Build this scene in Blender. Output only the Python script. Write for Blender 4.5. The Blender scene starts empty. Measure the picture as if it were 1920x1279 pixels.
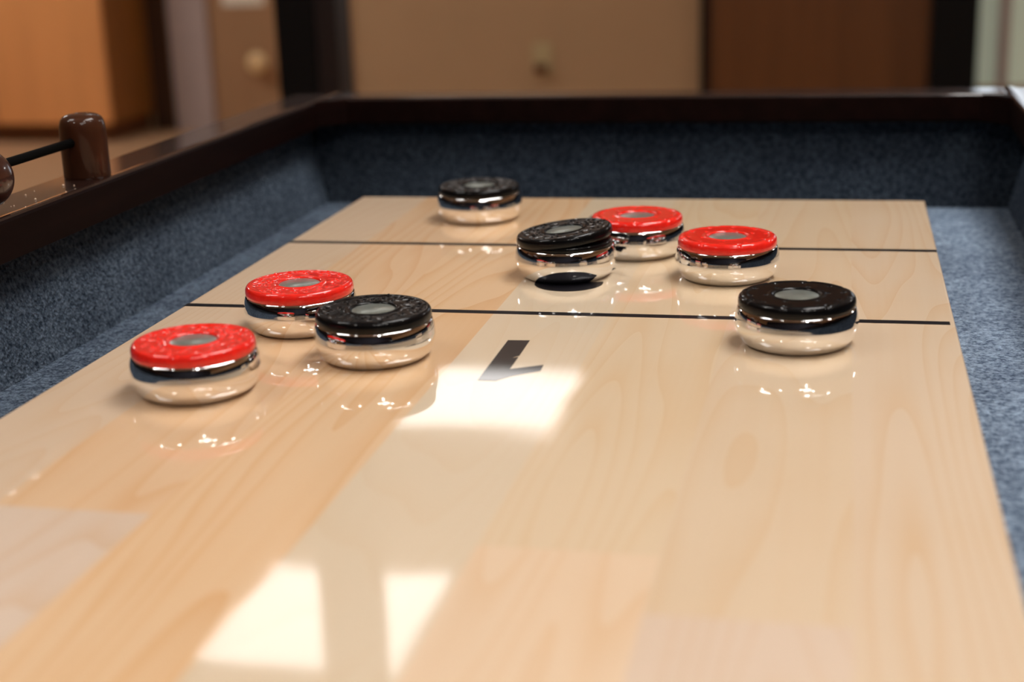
import bpy, bmesh, math, random
from mathutils import Vector, Matrix, noise
random.seed(7)
S = bpy.context.scene
COL = S.collection
PI = math.pi

# ------------------------------------------------------------------ helpers
def tag(o, label=None, cat=None, group=None, kind=None):
    if label: o['label'] = label
    if cat: o['category'] = cat
    if group: o['group'] = group
    if kind: o['kind'] = kind
    return o

def empty(name, loc=(0, 0, 0), parent=None):
    o = bpy.data.objects.new(name, None); COL.objects.link(o)
    o.location = loc; o.empty_display_size = .02
    if parent: o.parent = parent
    return o

def link(name, bm, mats, parent=None, smooth=False, loc=(0, 0, 0), angle=None):
    me = bpy.data.meshes.new(name)
    bmesh.ops.recalc_face_normals(bm, faces=bm.faces)
    bm.to_mesh(me); bm.free()
    for m in (mats if isinstance(mats, (list, tuple)) else [mats]): me.materials.append(m)
    if smooth:
        for p in me.polygons: p.use_smooth = True
        if angle is not None: me.set_sharp_from_angle(angle=angle)
    o = bpy.data.objects.new(name, me); COL.objects.link(o)
    o.location = loc
    if parent: o.parent = parent
    if angle is not None:
        wn = o.modifiers.new('weighted_normals', 'WEIGHTED_NORMAL'); wn.keep_sharp = True; wn.weight = 100
    return o

def box(bm, x0, x1, y0, y1, z0, z1, bev=0, seg=2):
    v = [bm.verts.new((x, y, z)) for z in (z0, z1) for y in (y0, y1) for x in (x0, x1)]
    fs = [bm.faces.new([v[i] for i in q]) for q in ((0, 2, 3, 1), (4, 5, 7, 6), (0, 1, 5, 4), (2, 6, 7, 3), (0, 4, 6, 2), (1, 3, 7, 5))]
    if bev:
        es = list({e for f in fs for e in f.edges})
        bmesh.ops.bevel(bm, geom=es, offset=bev, segments=seg, affect='EDGES', profile=.5)
    return bm

def boxo(name, dims, mat, parent=None, bev=0, seg=2):
    bm = bmesh.new(); box(bm, *dims, bev=bev, seg=seg)
    return link(name, bm, mat, parent, smooth=bool(bev), angle=math.radians(50) if bev else None)

def lathe(bm, prof, n=96, axis='z', off=(0, 0, 0), disp=None):
    """prof: list of (r, h); closed surface of revolution"""
    rings = []
    for r, h in prof:
        if r < 1e-7:
            rings.append([bm.verts.new(ax((0, 0, h), axis, off))]); continue
        ring = []
        for k in range(n):
            a = 2 * PI * k / n
            hh = h + (disp(r, a, h) if disp else 0)
            ring.append(bm.verts.new(ax((r * math.cos(a), r * math.sin(a), hh), axis, off)))
        rings.append(ring)
    for A, B in zip(rings, rings[1:]):
        if len(A) == 1 and len(B) == 1: continue
        for k in range(n):
            k2 = (k + 1) % n
            if len(A) == 1: bm.faces.new((A[0], B[k], B[k2]))
            elif len(B) == 1: bm.faces.new((A[k], A[k2], B[0]))
            else: bm.faces.new((A[k], A[k2], B[k2], B[k]))
    return bm

def ax(p, axis, off):
    x, y, z = p
    if axis == 'y': x, y, z = x, z, y
    elif axis == 'x': x, y, z = z, x, y
    return (x + off[0], y + off[1], z + off[2])

def smooth_prof(pts, sub=4):
    """Catmull-Rom through the profile points"""
    P = [pts[0]] + list(pts) + [pts[-1]]
    out = []
    for i in range(1, len(P) - 2):
        p0, p1, p2, p3 = (Vector(P[j]) for j in (i - 1, i, i + 1, i + 2))
        for k in range(sub):
            t = k / sub
            out.append(tuple(.5 * ((2 * p1) + (p2 - p0) * t + (2 * p0 - 5 * p1 + 4 * p2 - p3) * t * t + (3 * p1 - p0 - 3 * p2 + p3) * t ** 3)))
    out.append(tuple(pts[-1]))
    return [(max(r, 0), h) for r, h in out]

def flat_poly(bm, pts, z0, z1):
    lo = [bm.verts.new((x, y, z0)) for x, y in pts]; hi = [bm.verts.new((x, y, z1)) for x, y in pts]
    bm.faces.new(hi); bm.faces.new(lo[::-1])
    n = len(pts)
    for i in range(n): bm.faces.new((lo[i], lo[(i + 1) % n], hi[(i + 1) % n], hi[i]))
    return bm

def stroke(bm, pts, w, z0, z1):
    """flat ribbon of width w along pts"""
    L, R = [], []
    for i, p in enumerate(pts):
        p = Vector(p)
        d = (Vector(pts[min(i + 1, len(pts) - 1)]) - Vector(pts[max(i - 1, 0)])).normalized()
        nrm = Vector((-d.y, d.x)) * w / 2
        L.append(p + nrm); R.append(p - nrm)
    for i in range(len(pts) - 1):
        flat_poly(bm, [L[i], L[i + 1], R[i + 1], R[i]], z0, z1)
    return bm

# ------------------------------------------------------------------ materials
def new_mat(name):
    m = bpy.data.materials.new(name); m.use_nodes = True
    nt = m.node_tree; b = nt.nodes['Principled BSDF']
    return m, nt, b

def setp(b, **k):
    names = dict(col='Base Color', rough='Roughness', metal='Metallic', coat='Coat Weight', crough='Coat Roughness', spec='Specular IOR Level',
                 sheen='Sheen Weight', ior='IOR', trans='Transmission Weight', ecol='Emission Color', estr='Emission Strength', cior='Coat IOR')
    for q, v in k.items():
        if q in ('col', 'ecol'): v = (*v, 1)
        b.inputs[names[q]].default_value = v

def simple(name, col, var=.06, scale=40, bump=0, bscale=None, stretch=None, **k):
    """principled colour with a little procedural variation and optional bump"""
    m, nt, b = new_mat(name); setp(b, col=col, **k)
    N, Lk = nt.nodes, nt.links
    tc = N.new('ShaderNodeTexCoord'); mp = N.new('ShaderNodeMapping')
    if stretch: mp.inputs['Scale'].default_value = stretch
    Lk.new(tc.outputs['Object'], mp.inputs['Vector'])
    nz = N.new('ShaderNodeTexNoise'); nz.inputs['Scale'].default_value = scale; nz.inputs['Detail'].default_value = 4
    Lk.new(mp.outputs['Vector'], nz.inputs['Vector'])
    rp = N.new('ShaderNodeValToRGB')
    rp.color_ramp.elements[0].position = .3; rp.color_ramp.elements[1].position = .7
    rp.color_ramp.elements[0].color = (*[c * (1 - var) for c in col], 1)
    rp.color_ramp.elements[1].color = (*[min(1, c * (1 + var)) for c in col], 1)
    Lk.new(nz.outputs['Fac'], rp.inputs['Fac']); Lk.new(rp.outputs['Color'], b.inputs['Base Color'])
    if bump:
        n2 = N.new('ShaderNodeTexNoise'); n2.inputs['Scale'].default_value = bscale or scale; n2.inputs['Detail'].default_value = 3
        Lk.new(mp.outputs['Vector'], n2.inputs['Vector'])
        bp = N.new('ShaderNodeBump'); bp.inputs['Strength'].default_value = 1; bp.inputs['Distance'].default_value = bump
        Lk.new(n2.outputs['Fac'], bp.inputs['Height']); Lk.new(bp.outputs['Normal'], b.inputs['Normal'])
    return m

def lin(r, g, b):
    f = lambda c: (c / 255) / 12.92 if c / 255 < .04045 else ((c / 255 + .055) / 1.055) ** 2.4
    return (f(r), f(g), f(b))

def maple_material():
    m, nt, b = new_mat('lacquered_maple')
    N, Lk = nt.nodes, nt.links
    def math_(op, a, c=None, clamp=False):
        n = N.new('ShaderNodeMath'); n.operation = op; n.use_clamp = clamp
        for i, v in enumerate((a, c)):
            if v is None: continue
            if isinstance(v, (int, float)): n.inputs[i].default_value = v
            else: Lk.new(v, n.inputs[i])
        return n.outputs[0]
    tc = N.new('ShaderNodeTexCoord'); sp = N.new('ShaderNodeSeparateXYZ')
    Lk.new(tc.outputs['Object'], sp.inputs[0])
    X, Y = sp.outputs['X'], sp.outputs['Y']
    t = math_('ADD', math_('MULTIPLY', X, 1 / .44), .5)
    edges = [-.22, -.155, -.0927, -.0303, .0325, .0933, .155]
    near = [(226, 190, 158), (220, 184, 148), (230, 184, 136), (221, 191, 157), (230, 188, 143), (221, 184, 147), (222, 187, 152)]
    far = [(221, 184, 148), (226, 180, 136), (228, 182, 136), (221, 190, 154), (223, 188, 148), (221, 186, 148), (221, 186, 150)]
    joint = [-.75, -.608, -.9, -.95, -.618, -.66, -.72]
    offs = [.13, .57, .31, .83, .45, .07, .69]
    grainy = [.5, .85, 1.0, .25, .6, .55, .75]
    def ramp(vals):
        r = N.new('ShaderNodeValToRGB'); r.color_ramp.interpolation = 'CONSTANT'
        e = r.color_ramp.elements
        while len(e) < len(vals): e.new(.5)
        for i, v in enumerate(vals):
            e[i].position = (edges[i] + .22) / .44
            e[i].color = (*v, 1)
        Lk.new(t, r.inputs['Fac']); return r.outputs['Color']
    tone = lambda c, g, b_: (c[0] * .98, min(.8, c[1] * g), min(.75, c[2] * b_))
    cn = ramp([tone(lin(*c), 1.15, 1.44) for c in near]); cf = ramp([tone(lin(*c), 1.11, 1.26) for c in far])
    data = ramp([(-j, o, g) for j, o, g in zip(joint, offs, grainy)])
    sd = N.new('ShaderNodeSeparateColor'); Lk.new(data, sd.inputs[0])
    isnear = math_('LESS_THAN', math_('ADD', Y, sd.outputs[0]), 0)
    mix = N.new('ShaderNodeMix'); mix.data_type = 'RGBA'
    Lk.new(isnear, mix.inputs['Factor']); Lk.new(cf, mix.inputs['A']); Lk.new(cn, mix.inputs['B'])
    # contour-line grain, stretched along the board; a new piece beyond each end joint
    cx = N.new('ShaderNodeCombineXYZ')
    Lk.new(math_('MULTIPLY', X, 13), cx.inputs[0])
    Lk.new(math_('MULTIPLY', Y, 1.5), cx.inputs[1])
    Lk.new(math_('ADD', math_('MULTIPLY', sd.outputs[1], 37), math_('MULTIPLY', isnear, 11.3)), cx.inputs[2])
    nz = N.new('ShaderNodeTexNoise'); nz.inputs['Scale'].default_value = 1.0; nz.inputs['Detail'].default_value = 1.5; nz.inputs['Roughness'].default_value = .35
    Lk.new(cx.outputs[0], nz.inputs['Vector'])
    ph = math_('FRACT', math_('MULTIPLY', nz.outputs['Fac'], 24))
    g1 = math_('POWER', ph, 3.0)
    # fine pores
    cx2 = N.new('ShaderNodeCombineXYZ')
    Lk.new(math_('MULTIPLY', X, 260), cx2.inputs[0]); Lk.new(math_('MULTIPLY', Y, 7), cx2.inputs[1]); Lk.new(math_('MULTIPLY', sd.outputs[1], 20), cx2.inputs[2])
    n2 = N.new('ShaderNodeTexNoise'); n2.inputs['Scale'].default_value = 1; n2.inputs['Detail'].default_value = 2
    Lk.new(cx2.outputs[0], n2.inputs['Vector'])
    n3 = N.new('ShaderNodeTexNoise'); n3.inputs['Scale'].default_value = 9; n3.inputs['Detail'].default_value = 2
    Lk.new(tc.outputs['Object'], n3.inputs['Vector'])
    amt = math_('MULTIPLY', math_('ADD', math_('MULTIPLY', g1, .75), math_('MULTIPLY', math_('SUBTRACT', n2.outputs['Fac'], .45), .5)), sd.outputs[2])
    amt = math_('ADD', math_('MULTIPLY', amt, .78), math_('MULTIPLY', math_('SUBTRACT', n3.outputs['Fac'], .5), .5), clamp=True)
    m2 = N.new('ShaderNodeMix'); m2.data_type = 'RGBA'; m2.blend_type = 'MULTIPLY'
    Lk.new(amt, m2.inputs['Factor']); Lk.new(mix.outputs['Result'], m2.inputs['A']); m2.inputs['B'].default_value = (.86, .68, .47, 1)
    Lk.new(m2.outputs['Result'], b.inputs['Base Color'])
    setp(b, rough=.45, spec=.3, coat=1.0, crough=.045, cior=1.5)
    # the poured finish is very slightly uneven
    n4 = N.new('ShaderNodeTexNoise'); n4.inputs['Scale'].default_value = 14; n4.inputs['Detail'].default_value = 1
    Lk.new(tc.outputs['Object'], n4.inputs['Vector'])
    bp = N.new('ShaderNodeBump'); bp.inputs['Strength'].default_value = .25; bp.inputs['Distance'].default_value = .0006
    Lk.new(n4.outputs['Fac'], bp.inputs['Height']); Lk.new(bp.outputs['Normal'], b.inputs['Coat Normal'])
    return m

def carpet_material(name='blue_carpet', k=1.0):
    m, nt, b = new_mat(name); N, Lk = nt.nodes, nt.links
    tc = N.new('ShaderNodeTexCoord')
    vo = N.new('ShaderNodeTexVoronoi'); vo.inputs['Scale'].default_value = 520
    Lk.new(tc.outputs['Object'], vo.inputs['Vector'])
    nz = N.new('ShaderNodeTexNoise'); nz.inputs['Scale'].default_value = 330; nz.inputs['Detail'].default_value = 5; nz.inputs['Roughness'].default_value = .7
    Lk.new(tc.outputs['Object'], nz.inputs['Vector'])
    big = N.new('ShaderNodeTexNoise'); big.inputs['Scale'].default_value = 26; big.inputs['Detail'].default_value = 3
    Lk.new(tc.outputs['Object'], big.inputs['Vector'])
    rp = N.new('ShaderNodeValToRGB'); e = rp.color_ramp.elements
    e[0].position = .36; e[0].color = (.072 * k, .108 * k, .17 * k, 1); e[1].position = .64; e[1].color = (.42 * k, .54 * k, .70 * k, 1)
    Lk.new(nz.outputs['Fac'], rp.inputs['Fac'])
    r2 = N.new('ShaderNodeValToRGB'); e = r2.color_ramp.elements
    e[0].position = .3; e[0].color = (.72, .72, .74, 1); e[1].position = .7; e[1].color = (1, 1, 1, 1)
    Lk.new(big.outputs['Fac'], r2.inputs['Fac'])
    mx = N.new('ShaderNodeMix'); mx.data_type = 'RGBA'; mx.blend_type = 'MULTIPLY'; mx.inputs['Factor'].default_value = 1
    Lk.new(rp.outputs['Color'], mx.inputs['A']); Lk.new(r2.outputs['Color'], mx.inputs['B'])
    Lk.new(mx.outputs['Result'], b.inputs['Base Color'])
    ad = N.new('ShaderNodeMath'); ad.operation = 'ADD'; Lk.new(nz.outputs['Fac'], ad.inputs[0]); Lk.new(vo.outputs['Distance'], ad.inputs[1])
    bp = N.new('ShaderNodeBump'); bp.inputs['Strength'].default_value = .8; bp.inputs['Distance'].default_value = .002
    Lk.new(ad.outputs[0], bp.inputs['Height']); Lk.new(bp.outputs['Normal'], b.inputs['Normal'])
    setp(b, rough=1, spec=.05)
    return m

def cap_material(name, col, rough, spec, coat):
    m = simple(name, col, var=.08, scale=300, rough=rough, spec=spec, coat=coat, crough=.025)
    return m

M = {}
M['maple'] = maple_material()
M['carpet'] = carpet_material()
M['floor_left'] = carpet_material('left_shade_carpet', .5)  # same carpet, darkened to hold the shade of the left gutter
M['lining'] = carpet_material('shaded_side_carpet', .33)  # side walls: same carpet with the shade under the rails in its colour
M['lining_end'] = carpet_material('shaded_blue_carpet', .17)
M['mahogany'] = simple('dark_mahogany', (.0075, .0024, .0018), var=.35, scale=6, stretch=(12, 1, 12), rough=.5, spec=.05)
M['polished'] = simple('polished_mahogany', (.014, .005, .0035), var=.35, scale=6, stretch=(12, 1, 12), rough=.45, spec=.15, coat=1.0, crough=.05)
M['cabinet_wood'] = simple('dark_stained_side', (.02, .009, .007), var=.3, scale=8, stretch=(1, 8, 8), rough=.4)
M['post_wood'] = simple('walnut_stained_wood', (.040, .0115, .0040), var=.35, scale=30, stretch=(3, 3, .5), rough=.5, spec=.1, coat=.6, crough=.06)
M['bead_wood'] = simple('dark_bead_wood', (.045, .014, .009), var=.3, scale=40, rough=.25, coat=.8, crough=.08)
M['black_rod'] = simple('black_rod', (.0015, .0015, .0015), rough=.6, spec=.04)
M['ink'] = simple('black_ink', (.012, .011, .013), var=.2, scale=60, rough=.5, coat=1, crough=.03)
M['line'] = simple('black_line_paint', (.004, .0035, .006), rough=.5, spec=.15, coat=.12, crough=.03)
M['chrome'] = simple('chrome', (.86, .86, .87), var=.02, scale=30, rough=.045, metal=1)
M['steel'] = simple('dull_steel', (.34, .375, .34), var=.1, scale=200, rough=.28, metal=.65)
M['red'] = cap_material('red_plastic', (.86, .018, .010), .3, .2, 1.0)
M['black'] = cap_material('black_plastic', (.0022, .0022, .0028), .35, .08, .4)
M['wax'] = simple('pale_wax', (.8, .6, .42), rough=.5)
# room
M['wall'] = simple('beige_paint', lin(198, 163, 124), var=.03, scale=3, rough=.8)
M['wall_dark'] = simple('darkened_wall', (.012, .014, .028), var=.05, scale=3, rough=.8)  # unseen wall behind the camera, coloured dark for the dark band in the chrome
M['ceiling'] = simple('ceiling_tile', (.62, .58, .53), var=.04, scale=60, rough=.9)
M['floor'] = simple('tan_carpet', lin(176, 138, 102), var=.15, scale=300, rough=1)
M['honey'] = simple('honey_wood', lin(240, 168, 104), var=.06, scale=2, stretch=(6, 6, .6), rough=.45)
M['honey_side'] = simple('golden_brown_wood', lin(150, 96, 40), var=.1, scale=2, stretch=(6, 6, .6), rough=.5)
M['plinth'] = simple('dark_plinth', lin(110, 66, 36), rough=.6)
M['greyframe'] = simple('grey_painted_frame', lin(184, 166, 160), rough=.5)
M['browndoor'] = simple('brown_laminate', lin(176, 136, 100), var=.05, scale=2, stretch=(8, 8, .5), rough=.45)
M['darkwood'] = simple('dark_brown_wood', lin(122, 76, 38), var=.12, scale=2, stretch=(8, 8, .5), rough=.4)
M['blackpaint'] = simple('black_paint', (.0035, .0032, .004), rough=.5, spec=.2)
M['blackbrown'] = simple('black_brown_paint', (.013, .006, .006), rough=.45)
M['brown_strip'] = simple('dark_brown_strip', lin(70, 44, 26), rough=.7)
M['ivory'] = simple('ivory_plastic', lin(205, 186, 140), rough=.4)
M['paper'] = simple('white_paper', lin(245, 235, 215), rough=.8)
M['knob'] = simple('pale_brass', lin(250, 215, 160), rough=.35)
M['glass'] = simple('frosted_glass', lin(222, 238, 214), var=.04, scale=3, rough=.25)
setp(M['glass'].node_tree.nodes['Principled BSDF'], ecol=(.86, 1, .84), estr=.11)   # daylight behind the frosted pane
M['glass_bright'] = simple('bright_frosted_glass', (.8, .85, .9), rough=.25, ecol=(.8, .9, 1), estr=1.2)
M['whiteframe'] = simple('white_metal', (.7, .7, .68), rough=.4)

def emit(name, col, s):
    m, nt, b = new_mat(name); setp(b, col=(.8, .8, .8), ecol=col, estr=s, rough=.6)
    N, Lk = nt.nodes, nt.links
    tc = N.new('ShaderNodeTexCoord'); nz = N.new('ShaderNodeTexNoise'); nz.inputs['Scale'].default_value = 2
    Lk.new(tc.outputs['Object'], nz.inputs['Vector'])
    mr = N.new('ShaderNodeMapRange'); mr.inputs['To Min'].default_value = s * .9; mr.inputs['To Max'].default_value = s * 1.1
    Lk.new(nz.outputs['Fac'], mr.inputs['Value']); Lk.new(mr.outputs[0], b.inputs['Emission Strength'])
    return m

# ------------------------------------------------------------------ the shuffleboard table
W2 = .2071           # half width of the playing board
GA, GB, GZ = .274, .108, -.026     # carpet walls (side, end) and gutter floor
RI, RE = .270, .103  # inner faces of the rails
RO = .313            # outer face
Z0, Z1 = .040, .0625 # rail
YN = -2.35           # near end
table = empty('shuffleboard_table', (0, 0, -.78))
tag(table, 'long shuffleboard table with maple playing board, blue carpet gutters and dark mahogany rails', 'game table')
def T(o): # keep world coordinates while parented to the table's base
    o.parent = table; o.matrix_parent_inverse = Matrix.Translation((0, 0, .78)); return o

board = T(boxo('playing_board', (-W2, W2, YN + .12, 0, -.0255, 0), M['maple'], bev=.0012)); board['label'] = 'glossy pale maple playing board'
def sub(o, par):
    o.parent = par
    return o
def decal(name, bm, label=None):
    o = link(name, bm, M['ink' if name == 'number_one' else 'line']); o.parent = board
    if label: o['label'] = label
    return o
zt = .00012
bm = bmesh.new(); box(bm, -W2 + .0003, W2 - .0028, -.3255, -.3195, -.0002, zt); decal('scoring_line', bm)
bm = bmesh.new(); box(bm, -W2 + .0003, W2 - .0006, -.1626, -.1566, -.0002, zt); decal('scoring_line', bm)
# digits are printed to be read from the far end, so they stand upside down here
one = [(-.0106, -.3743), (.0004, -.3735), (.0007, -.4000), (-.0026, -.4040), (.0007, -.4022), (.0007, -.4217), (.0152, -.4133), (.0156, -.4227), (.0035, -.4322), (-.0017, -.4398), (-.0104, -.4398)]
bm = bmesh.new(); flat_poly(bm, one, -.0002, zt); decal('number_one', bm, 'upside-down black number 1')
def up(pts, cx, ytop):   # upright digit coordinates (y down from its top) -> turned half round on the board
    return [(cx - x, ytop + y) for x, y in pts]
two = [(.0102 * math.cos(a), -.0000 + .0195 - .0100 * math.sin(a)) for a in [math.radians(195 - 9 * k) for k in range(26)]]
two = two + [(.004, .0360), (-.010, .0520), (-.0125, .0600)]
bm = bmesh.new(); stroke(bm, up(two, -.0012, -.2755), .0190, -.0002, zt)
flat_poly(bm, up([(-.0185, .0540), (.0185, .0540), (.0185, .0655), (-.0185, .0655)], -.0012, -.2755)[::-1], -.0002, zt)
decal('number_two', bm, 'upside-down black number 2 half under the tilted puck')
t1 = [(.0130 * math.cos(a), .0185 - .0130 * math.sin(a)) for a in [math.radians(190 - 10 * k) for k in range(27)]]
t2 = [(.0140 * math.cos(a), .0465 - .0140 * math.sin(a)) for a in [math.radians(80 - 10 * k) for k in range(27)]]
bm = bmesh.new(); stroke(bm, up(t1, -.0010, -.1165), .0105, -.0002, zt); stroke(bm, up(t2, -.0010, -.1165), .0105, -.0002, zt)
decal('number_three', bm, 'upside-down black number 3 behind the red puck')

bm = bmesh.new(); box(bm, -.15, GA + .004, YN, GB + .004, -.032, GZ)
T(link('gutter_floor', bm, M['carpet']))['label'] = 'light blue carpeted gutter floor'
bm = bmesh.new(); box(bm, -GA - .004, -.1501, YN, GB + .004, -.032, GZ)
T(link('gutter_floor', bm, M['floor_left']))['label'] = 'blue carpeted gutter floor with shade in its colour'
LEAN = .019          # carpeted walls leaned outwards so the rails shade their tops
def prism_y(bm, sec, y0, y1):
    A = [bm.verts.new((x, y0, z)) for x, z in sec]; B = [bm.verts.new((x, y1, z)) for x, z in sec]
    n = len(sec); bm.faces.new(A); bm.faces.new(B[::-1])
    for k in range(n): bm.faces.new((A[k], A[(k + 1) % n], B[(k + 1) % n], B[k]))
    return bm
def polish_top(o):   # the upper faces of the rails are polished, their sides dull
    o.data.materials.append(M['polished'])
    for p in o.data.polygons:
        if p.normal.z > .6: p.material_index = 1
    return o
for s in (-1, 1):
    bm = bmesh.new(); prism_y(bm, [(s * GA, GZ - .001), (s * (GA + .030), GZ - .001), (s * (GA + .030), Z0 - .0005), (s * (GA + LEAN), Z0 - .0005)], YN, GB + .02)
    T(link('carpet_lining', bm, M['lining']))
    bm = bmesh.new(); box(bm, *sorted((s * (GA + .0301), s * RO)), YN - .03, RE + .04, -.15, Z0)
    T(link('side_panel', bm, M['cabinet_wood']))
    bm = bmesh.new(); prism_y(bm, [(s * RI, Z0), (s * RO, Z0), (s * RO, Z1 - .004), (s * (RO - .003), Z1 - .0017), (s * .2806, Z1 - .0017), (s * .2736, Z1), (s * .2718, Z1 - .0002), (s * .2705, Z1 - .0011), (s * RI, Z1 - .0026)], YN - .03, RE + .043)
    polish_top(T(link('rail', bm, M['mahogany'])))
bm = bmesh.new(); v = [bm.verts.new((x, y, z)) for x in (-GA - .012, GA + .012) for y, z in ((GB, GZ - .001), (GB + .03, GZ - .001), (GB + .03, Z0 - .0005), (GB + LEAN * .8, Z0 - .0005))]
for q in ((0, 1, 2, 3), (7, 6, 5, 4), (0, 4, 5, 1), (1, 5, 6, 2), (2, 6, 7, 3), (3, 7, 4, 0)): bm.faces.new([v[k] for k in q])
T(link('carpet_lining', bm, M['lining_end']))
bm = bmesh.new(); box(bm, -GA - .03, GA + .03, GB + .0301, GB + .04, -.15, Z0); T(link('end_panel', bm, M['cabinet_wood']))
bm = bmesh.new(); box(bm, -RI - .0005, RI + .0005, RE, RE + .043, Z0, Z1 - .0003, bev=.0032, seg=3)
polish_top(T(link('rail', bm, M['mahogany'], smooth=True, angle=math.radians(50))))
bm = bmesh.new(); box(bm, -GA, GA, YN - .03, YN, -.15, Z0); T(link('end_panel', bm, M['cabinet_wood']))
bm = bmesh.new(); box(bm, -RI - .001, RI + .001, YN - .03, YN + .013, Z0, Z1, bev=.0042, seg=3)
T(link('rail', bm, M['mahogany'], smooth=True, angle=math.radians(50)))
# mitred corner blocks under the rails at the far corners
for s in (-1, 1):
    bm = bmesh.new()
    flat_poly(bm, [(s * (RI + .004), RE + .004), (s * (RI - .024), RE + .004), (s * (RI + .004), RE - .024)], Z0 + .0005, Z1 - .0012)
    bmesh.ops.bevel(bm, geom=[e for e in bm.edges], offset=.0015, segments=2, affect='EDGES')
    T(link('corner_block', bm, M['mahogany'], smooth=True, angle=math.radians(40)))
bm = bmesh.new(); box(bm, -GA, GA, YN, GB, -.15, -.132); T(link('underside_panel', bm, M['cabinet_wood']))
for sx in (-1, 1):
    for yy in (-.02, -2.2):
        bm = bmesh.new()
        box(bm, *sorted((sx * .20, sx * .29)), yy - .05, yy + .05, -.78, -.149, bev=.006)
        T(link('leg', bm, M['cabinet_wood'], smooth=True, angle=math.radians(50)))

# ------------------------------------------------------------------ score counter on the left rail
PX, PY, PZ = -.2925, -.2593, Z1 - .0017
sc = empty('score_counter', (PX, PY, PZ))
tag(sc, 'brown wooden score counter with round-topped post, black rod and beads on the left rail', 'score counter')
post_prof = smooth_prof([(0, .0398), (.006, .0396), (.0105, .0387), (.0136, .0367), (.0152, .0333), (.0157, .0285), (.0158, .0200), (.0158, .0060), (.0158, .0010)], 5) + [(.0155, 0), (0, 0)]
post_prof = [(0, .0392), (.0030, .0392), (.0042, .0395)] + [q for q in post_prof if q[0] > .0046] + [(0, 0)]
post_prof[-1] = (0, 0)
post_prof = [(r * .87, h * .96) for r, h in post_prof]
rod_z = .0223
for yy in (0, -.245):
    bm = bmesh.new(); lathe(bm, post_prof, 72, off=(0, yy, 0)); link('post', bm, M['post_wood'], sc, smooth=True, angle=math.radians(60))
bm = bmesh.new(); lathe(bm, [(0, -.245), (.0026, -.245), (.0026, -.0128), (.0036, -.0128), (.0036, -.0120), (0, -.0120)], 32, 'y', off=(-.001, 0, rod_z))
link('rod', bm, M['black_rod'], sc, smooth=True, angle=math.radians(40))
bead_prof = smooth_prof([(.003, -.0125), (.0085, -.0122), (.0130, -.0092), (.0154, -.0045), (.0160, 0), (.0154, .0045), (.0130, .0092), (.0085, .0122), (.003, .0125)], 5)
for k in range(3):
    bm = bmesh.new(); lathe(bm, bead_prof + [bead_prof[0]], 64, 'y', off=(-.001, -.1090 - .0252 * k, rod_z - .0043))
    link('bead', bm, M['bead_wood'], sc, smooth=True)

# spilled wax granules on the rail (uncountable sprinkle)
bm = bmesh.new()
for k in range(11):
    y = PY + random.uniform(-.10, .02); x = PX + random.uniform(-.010, .017)
    if abs(y - PY) < .0165 and abs(x - PX) < .0165: continue
    r = random.uniform(.0003, .0007)
    bmesh.ops.create_icosphere(bm, subdivisions=1, radius=r, matrix=Matrix.Translation((x, y, PZ + r * .6)))
tag(link('wax_granules', bm, M['wax'], smooth=True), 'tiny pale wax granules scattered on the dark left rail by the post', 'wax', kind='stuff')

# ------------------------------------------------------------------ pucks
def sst(a, b, x):
    t = min(1, max(0, (x - a) / (b - a))); return t * t * (3 - 2 * t)
body_prof = smooth_prof([(.0232, 0), (.0246, .0006), (.0263, .0022), (.0280, .0048), (.0291, .0080), (.0295, .0106), (.0294, .0124), (.0292, .0142), (.0289, .0158), (.0285, .0172), (.0281, .0182)], 4)
body_prof = [(0, 0)] + body_prof + [(.0276, .0185), (.0272, .0180), (.0268, .0172), (0, .0172)]
cap_out = smooth_prof([(.0277, .0186), (.0280, .0196), (.0280, .0212), (.0277, .0227), (.0269, .0238), (.0256, .0243), (.0240, .0244)], 4)
top = [(.0240 - (.0240 - .0122) * k / 44, .0243 - .0003 * sst(0, .15, k / 44) * (1 - sst(.8, 1, k / 44))) for k in range(1, 44)]
cap_in = [(.0122, .0243), (.0114, .0241), (.0109, .0236), (.0107, .0226)]
cap_prof = [(.0107, .0186), (.0268, .0186)] + cap_out + top + cap_in + [(.0107, .0186)]
BUMPS = []
while len(BUMPS) < 64:
    a_, r_ = random.uniform(0, 2 * PI), random.uniform(.0138, .0252)
    p_ = (r_ * math.cos(a_), r_ * math.sin(a_), random.uniform(.0006, .0010), random.uniform(.0004, .0008))
    if all(math.hypot(p_[0] - q[0], p_[1] - q[1]) > .0022 for q in BUMPS): BUMPS.append(p_)
def relief_strong(r, a, h):
    if h < .0237 or r < .0122 or r > .0266: return 0
    x, y = r * math.cos(a), r * math.sin(a)
    ring = sst(.0122, .0134, r) * (1 - sst(.0250, .0264, r))
    d = -.00035 + .0003 * noise.noise((x * 260, y * 260, 3.3))
    for bx, by, bs, bh in BUMPS:
        q = (x - bx) ** 2 + (y - by) ** 2
        if q < .00001: d += bh * math.exp(-q / bs ** 2)
    return ring * d
def relief_smooth(r, a, h):
    d = 0
    if h > .0237 and .0122 < r < .0262:
        for rr, n, s in ((.0222, 10, .0009), (.0152, 6, .0008)):
            k = round(a / (2 * PI) * n); aa = 2 * PI * k / n
            q = math.hypot(r * math.cos(a) - rr * math.cos(aa), r * math.sin(a) - rr * math.sin(aa))
            d -= .00055 * math.exp(-(q / s) ** 2)
    if h > .0225 and r > .0240:
        k = round(a / (2 * PI) * 8 - .5) + .5; aa = 2 * PI * k / 8
        q = r * abs(a - aa)
        d -= .0006 * math.exp(-(q / .0009) ** 2)
    return d
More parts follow.
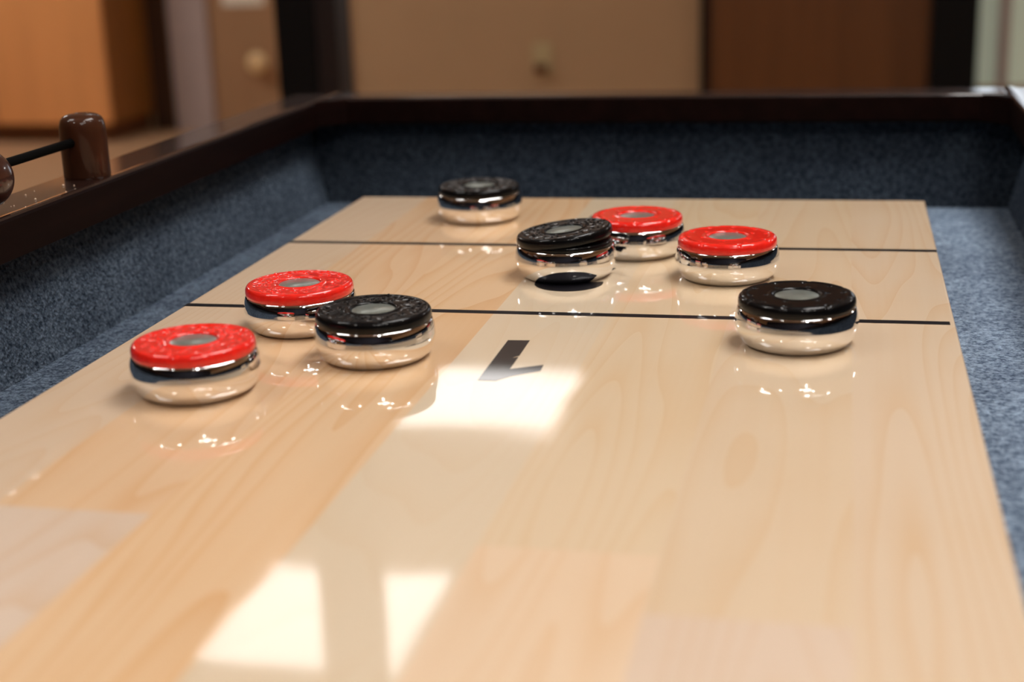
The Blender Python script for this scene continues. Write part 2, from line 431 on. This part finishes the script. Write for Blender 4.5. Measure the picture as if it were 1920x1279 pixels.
def mesh_of(name, prof, mat, disp=None, n=360):
    bm = bmesh.new(); lathe(bm, prof, n, disp=disp)
    bmesh.ops.remove_doubles(bm, verts=bm.verts, dist=1e-7)
    bmesh.ops.recalc_face_normals(bm, faces=bm.faces)
    me = bpy.data.meshes.new(name); bm.to_mesh(me); bm.free(); me.materials.append(mat)
    for p in me.polygons: p.use_smooth = True
    me.set_sharp_from_angle(angle=math.radians(60))
    return me
ME = {'body': mesh_of('puck_body', body_prof, M['chrome'], n=160)}
for c in ('red', 'black'):
    ME[c + '_strong'] = mesh_of('puck_cap_' + c, cap_prof, M[c], relief_strong)
    ME[c + '_smooth'] = mesh_of('puck_cap_' + c, cap_prof, M[c], relief_smooth)
ME['medal'] = mesh_of('puck_medallion', [(0, .0171), (.0106, .0171), (.0106, .0232), (.0101, .0235), (0, .0235)], M['steel'], n=64)
ME['plug'] = mesh_of('puck_plug', [(0, .0174), (.0262, .0174), (.0272, .0187), (.0273, .0206), (.0265, .0217), (.0245, .0220), (0, .0217)], M['black'], n=96)

GRP = 'shuffleboard pucks on the playing board'
def obj(name, me, parent):
    o = bpy.data.objects.new(name, me); COL.objects.link(o); o.parent = parent; return o
def puck(x, y, rot, col, style, label, tilt=None):
    r = empty('shuffleboard_puck', (x, y, .0002)); r.rotation_euler.z = rot
    tag(r, label, 'puck', GRP)
    b = obj('metal_body', ME['body'], r); b['label'] = 'chrome body'
    c = obj('cap', ME[col + '_' + style], r); c['label'] = col + ' plastic cap'
    m = obj('medallion', ME['medal'], c); m['label'] = 'grey metal disc in the cap'
    if tilt:
        obj('plug', ME['plug'], r)['label'] = 'black plastic plug under the raised cap'
        ang, axis = tilt
        piv = Vector((-.0272 * math.cos(axis), -.0272 * math.sin(axis), .0188))
        ax_ = Vector((-math.sin(axis), math.cos(axis), 0))
        c.matrix_local = Matrix.Translation(piv + Vector((0, 0, .0002))) @ Matrix.Rotation(-ang, 4, ax_) @ Matrix.Translation(-piv)
        m.scale = (1, 1, 1)
    return r
puck(-.13502, -.46796, .3, 'red', 'strong', 'red-capped chrome puck at front left, nearest the left edge of the board')
puck(-.06878, -.40766, 1.1, 'black', 'strong', 'black-capped chrome puck touching in front of a red puck at left')
puck(-.12384, -.36042, 2.0, 'red', 'strong', 'red-capped chrome puck on the near line, partly hidden behind a black puck')
puck(-.09607, -.07786, .9, 'black', 'strong', 'black-capped chrome puck alone at the far edge of the board')
puck(-.00636, -.2362, 0, 'black', 'strong', 'black-capped chrome puck with lifted tilted cap standing on the number 2', tilt=(math.radians(6.5), .10))
puck(.02746, -.17694, .5, 'red', 'smooth', 'red-capped chrome puck behind the tilted black puck on the far line')
puck(.08689, -.23374, 1.5, 'red', 'smooth', 'red-capped chrome puck at right, standing alone behind the right black puck')
puck(.12998, -.36373, .2, 'black', 'smooth', 'smooth black-capped chrome puck on the right end of the near line')

# ------------------------------------------------------------------ the room
FZ, CZ = -.78, 1.82
XL, XR, YB, YF = -5.2, 4.4, 5.8, -4.2
def struct(name, dims, mat, bev=0, parent=None):
    o = boxo(name, dims, mat, parent, bev)
    if not parent: o['kind'] = 'structure'
    return o
struct('floor', (XL - .1, XR + .1, YF - .1, YB + .1, FZ - .1, FZ), M['floor'])
struct('ceiling', (XL - .1, XR + .1, YF - .1, YB + .1, CZ, CZ + .1), M['ceiling'])
struct('wall_back', (XL - .1, XR + .1, YB, YB + .1, FZ, CZ), M['wall'])
struct('wall_left', (XL - .1, XL, YF, YB, FZ, CZ), M['wall'])
struct('wall_right', (XR, XR + .1, YF, YB, FZ, CZ), M['wall'])
struct('wall_front', (XL - .1, XR + .1, YF - .1, YF, FZ, CZ), M['wall_dark'])
struct('baseboard_back', (-2.17, -.56, YB - .012, YB, FZ, FZ + .09), M['plinth'])

# dark door at the right of the back wall, with black jambs
d = struct('door_2', (-.455, .506, YB - .03, YB - .004, FZ + .01, 1.3), M['darkwood'])
d['label'] = 'dark brown wooden door beyond the far rail'
for dims in ((-.492, -.452, YB - .05, YB - .002, FZ, 1.34), (-.492, .55, YB - .05, YB - .002, 1.3, 1.36)):
    o = boxo('door_frame', dims, M['blackpaint'], d)
# black post between door and window
struct('column_right', (.508, .705, YB - .14, YB - .002, FZ, CZ), M['blackpaint'])
# pale window at far right
w = struct('window_1', (.71, 2.3, YB - .02, YB - .006, -.60, .1), M['glass'])
boxo('upper_pane', (.71, 2.3, YB - .02, YB - .006, .14, 1.5), M['glass_bright'], w)
boxo('window_frame', (.71, 2.3, YB - .03, YB - .004, .1, .14), M['greyframe'], w)
for x in (.82, 1.55, 2.3):
    boxo('window_frame', (x - .022, x + .022, YB - .05, YB - .004, -.60, 1.5), M['greyframe'], w)
boxo('window_sill', (.71, 2.33, YB - .07, YB - .003, -.64, -.60), M['browndoor'], w)
# brown door at left with grey frame
d = struct('door_1', (-2.87, -2.30, YB - .03, YB - .004, FZ + .01, 1.2), M['browndoor'])
boxo('door_frame', (-3.07, -2.87, YB - .06, YB - .002, FZ, 1.3), M['greyframe'], d)
boxo('door_frame', (-2.30, -2.185, YB - .06, YB - .002, FZ, 1.3), M['greyframe'], d)
bm = bmesh.new(); lathe(bm, smooth_prof([(0, -.085), (.035, -.08), (.05, -.06), (.045, -.04), (.02, -.03), (.02, -.0)], 4), 40, 'y', off=(-2.615, YB - .03, -.452)); link('door_stop', bm, M['knob'], d, smooth=True)
bm = bmesh.new(); box(bm, -2.79, -2.575, YB - .036, YB - .0305, -.185, .12); tag(link('notice', bm, M['paper']), 'white notice on the brown door at left', 'notice')

# honey cabinet at left
cb = empty('wooden_cabinet', (-3.9, 5.55, FZ)); tag(cb, 'large honey-orange wooden cabinet standing at the far left', 'cabinet')
def P(o): o.parent = cb; o.matrix_parent_inverse = Matrix.Translation((3.9, -5.55, -FZ)); return o
P(boxo('carcass', (-5.0, -3.20, 5.34, YB - .004, FZ + .09, 1.1), M['honey_side']))
P(boxo('plinth', (-4.96, -3.24, 5.38, YB - .01, FZ, FZ + .0895), M['plinth']))
for x0, x1 in ((-5.0, -4.405), (-4.395, -3.805), (-3.795, -3.20)):
    o = P(boxo('door', (x0 + .002, x1 - .002, 5.318, 5.339, FZ + .092, 1.098), M['honey'], bev=.003))
    bm = bmesh.new(); box(bm, x1 - .06, x1 - .045, 5.295, 5.318, .1, .24, bev=.004); h = link('handle', bm, M['steel'], o)

# black square post standing beyond the table
struct('column_left', (-1.052, -.965, 2.0, 2.12, FZ, CZ), M['blackpaint'])
struct('trim_1', (-.9655, -.915, 2.01, 2.10, FZ, CZ), M['blackbrown'])
struct('dark_strip', (-3.199, -3.072, YB - .04, YB - .002, FZ, 1.3), M['brown_strip'])  # dark brown strip between the cabinet and the grey door frame
# wall socket
so = boxo('wall_socket', (-1.275, -1.185, YB - .01, YB - .001, -.535, -.385), M['ivory'], bev=.003)
tag(so, 'pale ivory wall socket plate low on the beige back wall', 'socket')
boxo('plug', (-1.262, -1.205, YB - .045, YB - .0105, -.52, -.48), M['plinth'], so, bev=.004)

# ------------------------------------------------------------------ ceiling lights
def troffer(x0, x1, y0, y1, s, label, col=(1, .97, .94)):
    t = empty('ceiling_light', ((x0 + x1) / 2, (y0 + y1) / 2, CZ)); tag(t, label, 'ceiling light', 'square ceiling panel lights')
    def Q(o): o.parent = t; o.matrix_parent_inverse = Matrix.Translation((-(x0 + x1) / 2, -(y0 + y1) / 2, -CZ)); return o
    bm = bmesh.new(); z = CZ - .02
    for d_ in ((x0 - .03, x0, y0 - .03, y1 + .03), (x1, x1 + .03, y0 - .03, y1 + .03), (x0, x1, y0 - .03, y0), (x0, x1, y1, y1 + .03)): box(bm, *d_, z, CZ - .0005)
    Q(link('frame', bm, M['whiteframe']))
    bm = bmesh.new(); box(bm, x0, x1, y0, y1, CZ - .012, CZ - .004)
    Q(link('diffuser', bm, emit('light_diffuser', col, s)))
troffer(-1.61, -1.01, 2.42, 3.07, 4.2, 'square ceiling light mirrored at the front of the board, beyond the black post')
troffer(-1.61, -.96, 4.40, 5.20, 3.5, 'square ceiling light mirrored by the number 1, nearest the back wall')
troffer(.35, 1.00, -.65, .55, 13.4, 'ceiling light panel on the right of the table, level with the pucks')
troffer(-1.61, -.96, -.9, -.3, 9, 'added unseen fill panel on the left of the table, level with the pucks')  # fill light added to soften the puck shadows
troffer(.85, 1.50, -2.8, -2.1, 7, 'ceiling light panel on the right of the table, by its near end')
troffer(2.6, 3.25, 3.4, 4.05, 14, 'added unseen wall light at far right, in front of the window')  # unseen light added for the right of the back wall
troffer(-4.1, -3.45, 3.6, 4.25, 22, 'added unseen wall light at far left, in front of the cabinet')  # unseen light added for the cabinet end of the back wall
def downlight(x, y, s, label):
    t = empty('downlight', (x, y, CZ)); tag(t, label, 'ceiling light', 'round downlights')
    bm = bmesh.new(); lathe(bm, [(.12, -.0005), (.15, -.0005), (.15, -.008), (.135, -.012), (.12, -.006), (.12, -.0005)], 48); link('trim_ring', bm, M['whiteframe'], t, smooth=True)
    bm = bmesh.new(); lathe(bm, [(0, -.001), (.1195, -.001), (.1195, -.004), (0, -.004)], 48); link('lamp', bm, emit('downlight_lamp', (1, .95, .88), s), t)
for x, y, side in ((.75, -1.2, 'right of the table, nearest its middle'), (1.5, -1.9, 'far right of the table'), (.7, -2.7, 'right of the table, beyond its near end'), (-.9, -2.2, 'left of the table near end'), (1.7, -.4, 'far right, level with the pucks'), (1.4, -3.3, 'right rear corner of the room'), (-1.9, -1.0, 'left of the table, level with the middle')):
    downlight(x, y, 36, 'round downlight in the ceiling, ' + side)

w = bpy.data.worlds.new('World'); S.world = w; w.use_nodes = True
w.node_tree.nodes['Background'].inputs[0].default_value = (.5, .55, .6, 1); w.node_tree.nodes['Background'].inputs[1].default_value = .05

# ------------------------------------------------------------------ camera
cd = bpy.data.cameras.new('camera'); cam = bpy.data.objects.new('camera', cd); COL.objects.link(cam)
cd.sensor_width = 36; cd.lens = 2772.97 / 1920 * 36; cd.clip_start = .01
fw = Vector((-.21456649, .93613688, -.27858385)); rt = Vector((.97631029, .21372235, -.03377834)); upv = Vector((-.02791844, .27923198, .95981772))
R = Matrix((rt, upv, -fw)).transposed().to_4x4()
cam.matrix_world = Matrix.Translation((.14942522, -1.06362911, .20482454)) @ R
cd.dof.use_dof = True; cd.dof.focus_distance = .78; cd.dof.aperture_fstop = 5.8
S.camera = cam
S.view_settings.view_transform = 'Standard'
S.view_settings.look = 'None'
S.view_settings.exposure = 0
S.cycles.max_bounces = 8
S.cycles.use_denoising = True
